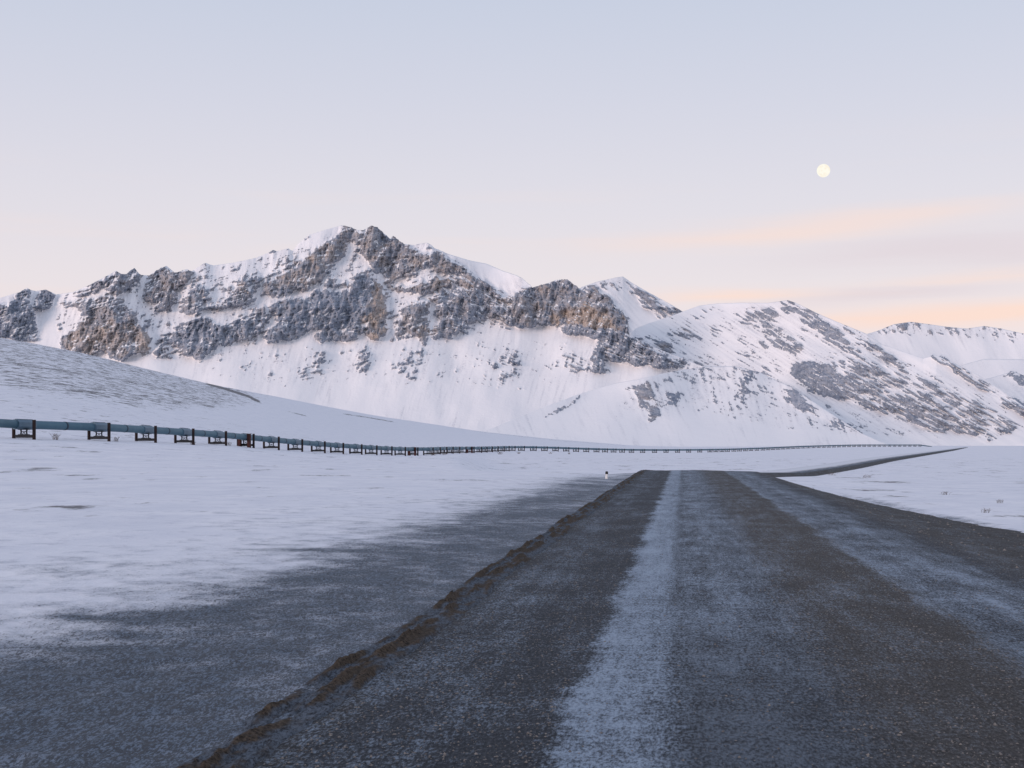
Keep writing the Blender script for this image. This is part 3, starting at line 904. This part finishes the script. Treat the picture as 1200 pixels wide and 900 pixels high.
def mountain(name, skyline, foot, dist, seed, step=0.75, steep=0.62, rough=1.0, lean=0.35, jag=1.0, fine=1.0, bed=0.30):
    """a mountain laid out by bearings: skyline and foot rows, distance of the foot; slope angles are integrated up every
    bearing to find how far back each point lies; cliffs are steeper than snow slopes, and the back falls away behind the ridge"""
    sk, ft, di = np.array(skyline, float), np.array(foot, float), np.array(dist, float)
    px = np.arange(sk[0, 0], sk[-1, 0] + 0.01, step)
    S = np.interp(px, sk[:, 0], sk[:, 1])
    B = blur(np.interp(px, ft[:, 0], ft[:, 1]), 30 / step, 0)
    D0 = blur(np.interp(px, di[:, 0], di[:, 1]), 40 / step, 0)
    rk = sample(RMASK, px, S + 3)
    S = S + jag * (rk * 2.0 + 0.18) * (-np.abs(fbm(px / 6, 0 * px, 4, seed + 1)) * 1.6 + 0.3)
    S = np.minimum(S, B - 1.0)
    S1 = np.minimum(blur(S, 26 / step, 0), B - 1.0)           # rows follow the broad shape; the jags live near the crest
    nr = int((B - S).max() / step)
    v = np.linspace(0, 1, nr)[:, None]
    PX = np.broadcast_to(px, (nr, len(px)))
    PY = B + (S1 - B) * v + (S - S1) * v ** 5
    # ragged outcrop edges
    wx = 6.0 * fbm(PX / 16, PY / 16, 3, seed + 2) + 2.2 * fbm(PX / 4.0, PY / 4.0, 3, seed + 3, 0.6)
    wy = 6.0 * fbm(PX / 16, PY / 16, 3, seed + 4) + 2.2 * fbm(PX / 4.0, PY / 4.0, 3, seed + 5, 0.6)
    m = sample(RMASK, PX + wx, PY + wy)
    warm = sample(RWARM, PX + 2 * wx, PY + 2 * wy)
    # streaks run down the fall line, which leans by 'lean'
    a1 = PX - lean * (PY - 400)
    st1 = fbm(a1 / 4.5, PY / 17, 4, seed + 6, 0.6)
    st2 = fbm(PX / 15, (PY + bed * np.minimum(PX, 525) - 0.42 * np.maximum(PX - 525, 0)) / 2.7, 3, seed + 7, 0.6)      # bedding
    st3 = fbm(PX / 24, PY / 20, 4, seed + 8, 0.6)
    pre = m + sstep(0.02, 0.15, m) * (0.5 * st1 + 0.35 * st2 + 0.5 * st3)
    rock = np.clip(pre, 0, 1.2)
    hard = sstep(0.35, 0.65, rock)
    # slope angle field, integrated upward
    tan = steep * (0.72 + 0.5 * v ** 0.8) + 0.55 * blur(hard, 2, 0) + 0.10 * fbm(PX / 60, PY / 40, 3, seed + 11)
    tan = blur(tan, 3, 1)
    e = (HZ - PY) / F
    de = np.diff(e, axis=0, prepend=e[:1])
    lnD = blur(np.cumsum(de / np.maximum(tan - e, 0.16), axis=0), 14 / step, 1)
    D = D0 * np.exp(lnD)
    # relief: buttresses and gullies, towards or away from the viewer
    k = D / 3500.0
    amp = sstep(0, 0.12, v)
    hb = blur(blur(hard, 1.2, 0), 1.2, 1)
    hw = blur(blur(hard, 9, 0), 9, 1)
    but = fbm(a1 / 75, PY / 110, 3, seed + 12) * 30 + ridged(a1 / 30, PY / 60, 4, seed + 13, 0.55) * 42 * (0.35 * hw + 0.65 * hb * hw)
    crag = ridged((PX - lean * (PY - 400)) / 13, PY / 24, 4, seed + 14, 0.6) * 19 + ridged((PX - 0.6 * lean * (PY - 400)) / 5.5, PY / 15, 3, seed + 15, 0.6) * 7 + st2 * 9
    flute = fbm((a1 + wx) / 3.5, (PY + wy) / 13, 4, seed + 16) * 0.6
    D = D - amp * k * rough * (but + crag * hb * fine + flute * (1 - hard))
    # rock stands proud of the snow
    D = D - amp * k * 5.0 * blur(blur(hard, 1.0, 0), 1.0, 1)
    z = CAMZ + e * D
    x = (PX - 600) / F * D
    # snow lies on the ledges and in the gullies of the crags
    dD, dz = np.gradient(D, axis=0), np.gradient(z, axis=0)
    flat = blur(blur(np.arctan2(dD, np.maximum(dz, 1e-3)), 0.8, 0), 0.8, 1)       # 0 = wall, larger = ledge
    rel = flat - blur(blur(flat, 14, 0), 14, 1)
    sp_n = 0.66 * st1 + 0.72 * st2 + 0.42 * st3 + 0.26 * perlin(PX / 1.5, PY / 2.0, seed + 10) + 0.12 * ridged(a1 / 7, PY / 9, 3, seed + 21)
    rock = np.clip(m + sstep(0.02, 0.2, m) * (sp_n - 0.5 * np.clip(rel, -0.5, 0.8)) - 0.03, 0, 1)
    # back slope
    nb = 14
    top_D, top_z = D[-1], z[-1]
    run = np.linspace(0.02, 1, nb)[:, None] ** 1.5 * (top_z + 60) / 0.55
    bD = top_D + run
    bz = top_z - 0.55 * run + 6 * fbm(PX[:1] / 20, run / 60, 3, seed + 18) * np.minimum(run / 30, 1) - 2 * np.minimum(run / 20, 1)
    bx = (PX[:1] - 600) / F * bD
    # front skirt sunk into the ground
    fD, fz = D[:1] - 60, z[:1] - 60
    fx = (PX[:1] - 600) / F * fD
    P = np.concatenate([np.stack([fx, fD, fz], -1), np.stack([x, D, z], -1), np.stack([bx, bD, bz], -1)], 0)

    def pad(a, end=0.0):
        return np.concatenate([a[:1], a, np.repeat(a[-1:], nb, 0) * 0.6], 0)
    near_rock = blur(blur(m, 10, 0), 10, 1)
    dust = np.clip(1.15 * sstep(0.02, 0.4, near_rock) * (0.25 + st1 * 1.3) + 0.7 * sstep(0.0, 0.5, fbm(a1 / 5, PY / 34, 4, seed + 19, 0.6)) * (0.4 + fbm(PX / 50, PY / 50, 2, seed + 20)), 0, 0.85)
    o = grid_mesh(name, P, M_MTN, {'rock': pad(rock), 'warm': pad(warm), 'dust': pad(dust)})
    return o


C_SKY = [(-160, 362), (-60, 356), (0, 349), (22, 342.5), (31, 337.5), (37, 340), (42, 341), (54, 339), (66, 345), (86, 342), (100, 336), (120, 326), (136, 317),
         (142, 320.5), (147.5, 321), (157, 314), (165, 322), (175, 322.5), (185, 316), (195, 311), (200, 315), (205, 319.5), (217.5, 315.5), (225, 317.5),
         (240, 308), (250, 311), (275, 307.5), (300, 302), (315, 296), (320, 292.5), (325, 294.5), (337.5, 291), (342.5, 294), (350, 285), (362.5, 275),
         (380, 269.5), (400, 264), (407.5, 265), (420, 269.5), (426, 269.5), (435, 264), (442, 266), (457.5, 280), (461, 276), (472, 285.5), (485, 287),
         (500, 284), (506, 287.5), (512, 294), (520, 296), (530, 304), (545, 312.5), (560, 325), (575, 335), (590, 344), (603, 350), (607.5, 344), (620, 337.5),
         (640, 332), (652, 328), (665, 327), (675, 335), (682, 340), (690, 336), (705, 345), (717, 354), (722, 361), (730, 367.5), (736, 377.5), (738.5, 387.5),
         (742, 395), (762, 405), (780, 412), (800, 420), (840, 436), (880, 462), (920, 495), (950, 519)]
mtn = mountain('mountain', C_SKY, [(-160, 526), (960, 526)], [(-160, 2750), (300, 2800), (620, 2950), (960, 3150)], 100, step=0.72, lean=-0.25, jag=1.0)
tag(mtn, 'craggy snow streaked limestone massif with the highest jagged summit', 'mountain', kind='structure')

H_SKY = [(520, 523), (560, 509), (600, 492), (640, 476), (675, 463), (700, 455), (720, 449.5), (735, 446.5), (745, 445), (775, 438), (800, 433), (830, 429.5), (860, 429), (890, 436), (930, 455), (970, 482), (1010, 508), (1040, 522)]
hill = mountain('hill', H_SKY, [(520, 526), (1040, 526)], [(520, 2350), (760, 2380), (1040, 2420)], 300, step=1.0, steep=0.30, rough=0.35, lean=0.4, jag=0.5)
tag(hill, 'low rounded snowy bench with a brown outcrop below the massif', 'hill', kind='structure')

D_SKY = [(470, 420), (490, 300), (500, 288), (510, 291), (525, 297.5), (550, 305), (570, 309), (590, 317.5), (605, 322.5), (612, 326), (621, 334), (632, 345), (660, 375), (690, 420)]
o = mountain('mountain', D_SKY, [(470, 425), (690, 425)], [(470, 4700), (690, 4700)], 500, step=1.2, lean=0.3, jag=0.7)
tag(o, 'smooth snow dome peeking out behind the massif', 'mountain', kind='structure')

E_SKY = [(640, 420), (660, 352), (682, 336), (700, 330), (722, 325), (730, 324), (740, 331), (760, 342.5), (785, 356), (800, 365), (830, 385), (870, 420)]
o = mountain('mountain', E_SKY, [(640, 425), (870, 425)], [(640, 5200), (870, 5200)], 600, step=0.9, lean=0.9, jag=0.6)
tag(o, 'pointed snow peak with rock streaks behind the knob', 'mountain', kind='structure')

F_SKY = [(690, 440), (720, 408), (745, 385), (760, 379), (785, 371), (800, 365), (820, 358), (840, 355.7), (867, 354.7), (900, 355), (923, 351.7), (933, 355), (957, 366.7),
         (980, 376.7), (1017, 391.7), (1033, 403), (1067, 415), (1082, 420), (1097, 416), (1120, 426.7), (1147, 440), (1167, 453), (1200, 476), (1260, 500), (1330, 518)]
o = mountain('mountain', F_SKY, [(690, 445), (850, 470), (950, 522), (1000, 526), (1330, 526)], [(690, 3700), (850, 3300), (950, 2750), (1330, 2750)], 700, step=0.8, steep=0.52, rough=0.7, lean=1.5, jag=0.35)
tag(o, 'broad snowy mountain with dark streaks running down its right flank', 'mountain', kind='structure')

M2 = [(1080, 470), (1120, 452), (1147, 446), (1160, 443), (1187, 435), (1200, 440), (1260, 458), (1340, 470), (1420, 496), (1500, 520)]
o = mountain('hill', M2, [(1080, 522), (1420, 522)], [(1080, 4300), (1420, 4300)], 800, step=1.3, steep=0.5, lean=1.2, jag=0.4, rough=0.6)
tag(o, 'small snowy spur with dark crest at the right valley', 'hill', kind='structure')
M1 = [(1060, 470), (1100, 440), (1130, 427), (1153, 420.5), (1200, 421), (1280, 415), (1350, 420), (1430, 428), (1500, 446), (1580, 466), (1640, 478)]
o = mountain('hill', M1, [(1060, 480), (1420, 480)], [(1060, 5600), (1420, 5600)], 820, step=1.5, steep=0.5, lean=0.6, jag=0.3, rough=0.5)
tag(o, 'smooth white slope between the far range and the spur', 'hill', kind='structure')
G_SKY = [(960, 470), (990, 410), (1017, 391), (1030, 387), (1047, 380), (1067, 377), (1090, 380), (1110, 383), (1133, 385), (1153, 382), (1173, 385), (1200, 391), (1270, 402), (1360, 412), (1420, 410), (1500, 424), (1590, 436), (1680, 452), (1780, 478)]
o = mountain('mountain', G_SKY, [(960, 480), (1420, 480)], [(960, 6800), (1420, 6800)], 900, step=1.0, steep=0.6, lean=0.5, jag=0.6, rough=0.9)
tag(o, 'pale far snow range with dotted rocky crest', 'mountain', kind='structure')

# ------------------------------------------------------------------ road
cu = np.concatenate([[-6.4, -5.0], np.arange(-4.30, 4.16, 0.11), np.arange(4.3, 9.6, 0.2), [9.75, 10.6]])
SS = np.broadcast_to(s_arr[:, None], (len(s_arr), len(cu)))
CU = np.broadcast_to(cu, SS.shape)
far = sstep(95, 190, SS)
far = np.where(CU > 0, np.clip((SS - 30) / 82, 0, 1) ** 1.3, far)
# near profile: flush on the left, long low shoulder on the right; far profile: an embankment with banks both sides
zn = np.interp(CU, [-6.4, -5.0, -4.3, 0, 2.8, 4.15, 9.55, 10.6], [-0.9, -0.45, 0.0, 0.03, -0.02, -0.10, -0.60, -1.1])
zf = np.interp(CU, [-6.4, -5.0, -4.3, 0, 4.15, 5.2, 9.55, 10.6], [-1.5, -0.4, 0.0, 0.03, -0.06, -0.55, -3.0, -3.6])
zz = zn * (1 - far) + zf * far
lat_u = CU + UC
onr = sstep(-4.3, -3.9, CU) * (1 - sstep(8.8, 9.5, CU))
nearf = sstep(120, 40, SS)
zz = zz + onr * (0.014 * fbm(lat_u * 1.7, SS * 0.09, 3, 41) + 0.010 * fbm(lat_u * 0.8, SS * 2.4, 3, 42) * nearf)
zz = zz - 0.030 * np.exp(-((lat_u - 3.25) / 0.22) ** 2) * onr * (0.6 + fbm(SS * 0.12, lat_u * 0, 2, 43)) - 0.016 * np.exp(-((lat_u + 1.3) / 0.25) ** 2) * onr
bank = sstep(4.3, 5.2, CU) * (1 - sstep(9.0, 9.5, CU))
zz = zz + bank * nearf * (0.035 * ridged(lat_u * 2.0, SS * 2.0, 3, 44) + 0.06 * fbm(lat_u * 0.7, SS * 0.5, 3, 45))
hx, hy = np.cos(head)[:, None], -np.sin(head)[:, None]
wob_r = 0.25 * fbm(SS * 0.35, 0 * SS, 3, 46) * sstep(7.5, 9.5, CU) * nearf
RP = np.stack([cx[:, None] + hx * (CU + wob_r), cy[:, None] + hy * (CU + wob_r), rz[:, None] + zz], -1)
road = grid_mesh('road', RP[::1], M_ROAD, uv=np.stack([lat_u, SS], -1))
tag(road, 'dark frozen gravel highway with icy wheel tracks', 'road', kind='structure')

# windrow of brown gravel the grader left along the road's left edge
bs = np.exp(np.linspace(math.log(3.0), math.log(118), 1500))
bu = np.linspace(-0.72, 0.62, 46)
BS = np.broadcast_to(bs[:, None], (len(bs), len(bu)))
BU = np.broadcast_to(bu, BS.shape)
WSC = 0.48
meander = 0.20 * fbm(BS * 0.16, 0 * BS, 3, 51) + 0.07 * fbm(BS * 1.1, 0 * BS, 3, 52)
gap = 0.55 + 0.9 * fbm(BS * 0.35, 0 * BS, 3, 58)
prof = np.exp(-((BU - 0.05) / 0.17) ** 2) * np.clip(0.11 * gap + 0.10 * fbm(BS * 0.9, BU * 3, 3, 53), 0, 1) + np.exp(-((BU + 0.33) / 0.13) ** 2) * np.clip(0.06 + 0.14 * fbm(BS * 0.8, BU, 3, 54), 0, 1) \
    + np.exp(-((BU - 0.36) / 0.10) ** 2) * np.clip(0.02 + 0.12 * fbm(BS * 0.6, BU, 3, 55), 0, 1)
lump = ridged(BS * 3.2, BU * 4, 4, 56, 0.65)
zb = prof * (1.0 + 1.1 * lump) * (1 + 0.35 * ridged(BS * 9, BU * 7, 2, 60)) + 0.018 * fbm(BS * 14, BU * 9, 2, 57)
edge = sstep(0.62, 0.42, BU) * sstep(-0.72, -0.5, BU)
zb = np.maximum(zb, -0.01) * edge - 0.16 * (1 - edge)
amp = np.interp(BS, [3, 90, 118], [1, 1, 0.2])
off = -4.16 + meander * 0.8
bx = np.interp(BS, s_arr, cx) + np.cos(RA) * (off + BU * WSC)
by = np.interp(BS, s_arr, cy) - np.sin(RA) * (off + BU * WSC)
bz = np.interp(BS, s_arr, rz) + zb * amp * 0.36 + 0.02
snowy = np.clip(1.0 - 9.0 * prof + 0.5 * fbm(BS * 1.3, BU * 3, 3, 59), 0.05, 1.0) * np.where(BU > 0.1, 0.8, 1.0)
wr = grid_mesh('windrow', np.stack([bx, by, bz], -1), M_DIRT, {'snowy': snowy}, parent=road)
wr['label'] = 'low ridge of loose brown gravel along the left road edge'

# loose stones on the near road: too many to count
rng = np.random.default_rng(7)


def stones(name, n, smin, smax, umin, umax, szmin, szmax, weight=None):
    vs, fs = [], []
    cnt = 0
    base_v = np.array([(1, 0, 0), (-1, 0, 0), (0, 1, 0), (0, -1, 0), (0, 0, 1), (0, 0, -1)], float)
    base_f = [(0, 2, 4), (2, 1, 4), (1, 3, 4), (3, 0, 4), (2, 0, 5), (1, 2, 5), (3, 1, 5), (0, 3, 5)]
    while cnt < n:
        s = smin * (smax / smin) ** rng.random()
        u = rng.uniform(umin, umax)
        if weight is not None and rng.random() > weight(u, s):
            continue
        r = szmin * (szmax / szmin) ** (rng.random() ** 2.2)
        i = min(np.searchsorted(s_arr, s), len(s_arr) - 1)
        c = u - UC
        z = rz[i] + np.interp(c, cu, zz[i]) + r * 0.15
        x = cx[i] + math.cos(head[i]) * c
        y = cy[i] - math.sin(head[i]) * c
        v = base_v * r * rng.uniform(0.6, 1.2, (6, 1)) * np.array([1, 1, 0.7])
        a = rng.random() * 6.28
        v = np.stack([v[:, 0] * math.cos(a) - v[:, 1] * math.sin(a), v[:, 0] * math.sin(a) + v[:, 1] * math.cos(a), v[:, 2]], -1)
        v += (x, y, z)
        fs += [(p + 6 * cnt, q_ + 6 * cnt, r_ + 6 * cnt) for p, q_, r_ in base_f]
        vs.append(v)
        cnt += 1
    me = bpy.data.meshes.new(name)
    me.from_pydata(np.concatenate(vs).tolist(), [], fs)
    me.materials.append(M_STONE)
    o = bpy.data.objects.new(name, me)
    C.objects.link(o)
    o.parent = road
    o['kind'] = 'stuff'
    return o


def wroad(u, s):
    if -0.9 < u < 0.1:
        return 0.10
    if 0.1 < u < 1.1:
        return 0.22
    if u > 3.1 and u < 5:
        return 0.25
    return 1.0


stones('loose_stones', 22000, 6.5, 42, -2.6, 5.4, 0.005, 0.016, wroad)
stones('bank_stones', 1500, 14, 80, 5.4, 10.2, 0.012, 0.05)

# ------------------------------------------------------------------ pipeline
PZ = ground_z(PIPE_X, PIPE_D)
CH = 2.02                         # pipe centre above ground
pcz = PZ + CH
sm = blur(pcz, 1.0, 0)
pcz = np.where(np.abs(sm - pcz) < 0.5, sm, pcz)
NODE = np.stack([PIPE_X, PIPE_D, pcz], -1)
dirs = np.gradient(NODE, axis=0)
dirs /= np.linalg.norm(dirs, axis=1, keepdims=True)

pipe_root = empty('pipeline', tuple(NODE[0] - np.array([0, 0, CH])))
tag(pipe_root, 'long elevated blue steel pipeline on posts crossing the snow', 'pipeline')
inv = NODE[0] - np.array([0, 0, CH])
pre = NODE[0] - dirs[0] * 55 + np.array([0, 0, 0.8])
last = NODE[-1] + dirs[-1] * 30 - np.array([0, 0, 2.0])
for i in range(-1, len(NODE)):
    a = pre if i < 0 else NODE[i]
    b = last if i == len(NODE) - 1 else NODE[i + 1]
    mb = MB()
    mb.tube([a - inv, b - inv], 0.585, 20 if i < 20 else 10, cap=(i in (-1, len(NODE) - 1)))
    mb.build('pipe_section', M_PIPE, pipe_root)
    if i < 15:
        c = a + (b - a) * (0.52 if i >= 0 else 0.6) - inv
        d = (b - a) / np.linalg.norm(b - a)
        mb = MB()
        mb.tube([c - d * 0.20, c + d * 0.20], 0.612, 20)
        mb.build('joint_band', M_BAND, pipe_root)
for i in range(len(NODE)):
    c, d = NODE[i] - inv, dirs[i]
    mb = MB()
    L = 1.9 if i < 15 else 1.0
    mb.tube([c - d * L, c + d * L], 0.73 if i < 15 else 0.70, 8, twist=math.pi / 8, smooth=False)
    sl = mb.build('sleeve', M_SLEEVE, pipe_root)
    if i < 15:
        mb = MB()
        n = np.array([-d[1], d[0], 0])
        mb.tube([c - d * (L - .05) + np.array([0, 0, 0.70]), c + d * (L - .05) + np.array([0, 0, 0.70])], 0.05, 6)
        mb.build('seam', M_BAND, sl)


def support_meshes():
    r = {}
    mb = MB(); mb.tube([(0, 0, -0.9), (0, 0, 2.62)], 0.23, 12); mb.tube([(0, 0, 2.6), (0, 0, 2.66)], 0.25, 12)
    r['post'] = mb.mesh('post', M_POST)
    mb = MB(); mb.box((0, 0, 0.60), (3.0, 0.34, 0.05)); mb.box((0, 0, 0.42), (3.0, 0.16, 0.31)); mb.box((0, 0, 0.24), (3.0, 0.34, 0.05))
    r['crossbeam'] = mb.mesh('crossbeam', M_BEAM)
    mb = MB()
    for s in (-1, 1):
        mb.tube([(s * 0.50, 0, 0.60), (s * 0.42, 0, 1.02), (s * 0.50, 0, 1.42)], [0.11, 0.10, 0.12], 6)
    mb.box((0, 0, 0.665), (1.5, 0.55, 0.08)); mb.box((0, 0, 1.05), (0.9, 0.3, 0.10)); mb.box((0, 0, 1.35), (1.15, 1.2, 0.10), 1.0)
    mb.tube([(-0.22, 0, 0.68), (0.0, 0, 1.02), (0.22, 0, 0.68)], 0.06, 5)
    r['saddle'] = mb.mesh('saddle', M_BEAM)
    return r


SM = support_meshes()
ORD = ['', 'first', 'second', 'third', 'fourth', 'fifth', 'sixth', 'seventh', 'eighth', 'ninth']
mb = MB(); mb.box((0, 0, 0.85), (0.55, 0.9, 3.5)); mb.box((0, 0, 2.64), (0.75, 1.1, 0.08))
ANCH = mb.mesh('anchor_plate', M_RED)


def part(name, me, parent, loc=(0, 0, 0)):
    o = bpy.data.objects.new(name, me)
    C.objects.link(o)
    o.parent = parent
    o.location = loc
    return o


for i in range(len(NODE)):
    d = dirs[i]
    hd = math.atan2(d[1], d[0]) - math.pi / 2
    gz = NODE[i][2] - CH
    t = empty('pipeline_support', (NODE[i][0], NODE[i][1], gz), hd)
    part('post', SM['post'], t, (-1.62, 0, 0))
    part('post', SM['post'], t, (1.62, 0, 0))
    part('crossbeam', SM['crossbeam'], t)
    part('saddle', SM['saddle'], t)
    if i in ANCHOR:
        part('anchor_plate', ANCH, t, (0.95, -0.9, 0))
        part('anchor_plate', ANCH, t, (-0.95, -0.9, 0))
        nm = {5: 'anchor support with red brown plate in the near row of pipeline posts', 14: 'red brown anchor support where the pipeline bends into the distance',
              21: 'small dark anchor support in the distant closely spaced posts'}[i]
        tag(t, nm, 'support', 'pipeline anchor supports')
    elif i < 5:
        tag(t, ORD[5 - i] + ' dark two-post pipeline support uphill from the first red brown anchor', 'support', 'supports of the near pipeline stretch')
    elif i < 14:
        tag(t, ORD[i - 5] + ' dark two-post support past the first anchor towards the red bend anchor', 'support', 'supports of the near pipeline stretch')
    elif i < 21:
        tag(t, ORD[i - 14] + ' small support beyond the red bend anchor in the crowded stretch', 'support', 'supports beyond the red anchor')
    elif i < 29:
        tag(t, ORD[i - 21] + ' small support beyond the dark anchor of the crowded distant stretch', 'support', 'supports beyond the red anchor')
    else:
        tag(t, 'tiny pipeline support in the far stretch crossing below the mountains', 'support', 'supports of the far pipeline stretch')

# ------------------------------------------------------------------ roadside marker
mx_, my_ = (711 - 600) / F * 84.0, 84.0
mz = float(ground_z(mx_, my_))
t = empty('road_marker', (mx_, my_, mz))
tag(t, 'short white roadside marker post with black top in the snow', 'marker post')
mb = MB(); mb.tube([(0, 0, -0.2), (0, 0, 0.30)], [0.095, 0.085], 10); mb.build('post', M_WHITE, t)
mb = MB(); mb.tube([(0, 0, 0.30), (0, 0, 0.44), (0, 0, 0.47)], [0.09, 0.085, 0.05], 10); mb.build('reflector_cap', M_BLACK, t)


# ------------------------------------------------------------------ bare shrubs and sedge poking through the snow
def shrub(px, D, h, n, spread, seed, label, group=None, r0=0.012):
    rnd = random.Random(seed)
    x = (px - 600) / F * D
    z = float(ground_z(x, D))
    mb = MB()
    for _ in range(n):
        a, tl = rnd.uniform(0, 6.28), rnd.uniform(0.1, spread)
        hh = h * rnd.uniform(0.5, 1.0)
        ox, oy = rnd.uniform(-.5, .5) * spread * h, rnd.uniform(-.3, .3) * spread * h
        p0 = (ox, oy, -0.08)
        p1 = (ox + math.cos(a) * tl * hh * 0.4, oy + math.sin(a) * tl * hh * 0.4, hh * 0.55)
        p2 = (ox + math.cos(a) * tl * hh, oy + math.sin(a) * tl * hh, hh)
        mb.tube([p0, p1, p2], [r0, r0 * 0.7, r0 * 0.3], 4, cap=False)
        for _k in range(2):
            b = a + rnd.uniform(-1.2, 1.2)
            mb.tube([p1, (p1[0] + math.cos(b) * hh * .3, p1[1] + math.sin(b) * hh * .3, p1[2] + hh * .3)], [r0 * .6, r0 * .3], 4, cap=False)
    o = mb.build('shrub', M_TWIG)
    o.location = (x, D, z)
    return tag(o, label, 'shrub', group)


SH = [(65, 192, 1.1, 26, 0.7), (136, 205, 0.8, 20, 0.8), (226, 240, 0.9, 26, 1.1), (268, 262, 0.8, 22, 1.0), (508, 430, 1.0, 26, 1.4), (521, 440, 0.8, 20, 1.3),
      (586, 560, 1.3, 24, 1.2), (608, 590, 0.9, 22, 1.2), (645, 620, 0.9, 20, 1.3), (667, 640, 0.9, 20, 1.2)]
SL = ['bare twiggy shrub under the pipeline between fifth and fourth support uphill of the anchor', 'bare twiggy shrub just past the fourth support uphill of the anchor',
      'wide bare shrub just past the second support uphill of the anchor', 'bare shrub just past the support next to the first anchor',
      'bare shrub in front of the crowded supports, close to the red bend anchor', 'low bare shrub in the crowded stretch, second from the red bend anchor',
      'tall bare shrub standing past the dark anchor of the crowded stretch', 'bare shrub where the crowded stretch opens out',
      'bare shrub in front of the far pipeline stretch, first of a pair', 'bare shrub in front of the far pipeline stretch, second of a pair']
for k, (p, d, h, n, sp_) in enumerate(SH):
    shrub(p, d, h, n, sp_, 900 + k, SL[k], 'bare shrubs beside the pipeline', 0.010 + d * 3e-5)
SH = [(1155, 52, 0.22, 22, 1.3), (1172, 60, 0.2, 22, 1.5), (1016, 200, 0.6, 34, 2.2), (974, 230, 0.6, 30, 2.2), (1108, 70, 0.2, 20, 1.6)]
for k, (p, d, h, n, sp_) in enumerate(SH):
    shrub(p, d, h, n, sp_, 950 + k, 'dry tuft of sedge in the snow right of the road', 'dry tufts right of the road', 0.003 + d * 3e-5)

# ------------------------------------------------------------------ moon
MD = 60000.0
mr = 7.7 / F * MD
nu, nv = 48, 24
th = np.linspace(0, 2 * np.pi, nu + 1)
ph = np.linspace(-np.pi / 2, np.pi / 2, nv + 1)
TH, PHH = np.meshgrid(th, ph)
moon = grid_mesh('moon', np.stack([mr * np.cos(PHH) * np.cos(TH), mr * np.cos(PHH) * np.sin(TH), mr * np.sin(PHH)], -1), mm)
moon.location = ((965 - 600) / F * MD, MD, pyz(200, MD))
tag(moon, 'pale cream full moon in the evening sky', 'moon')
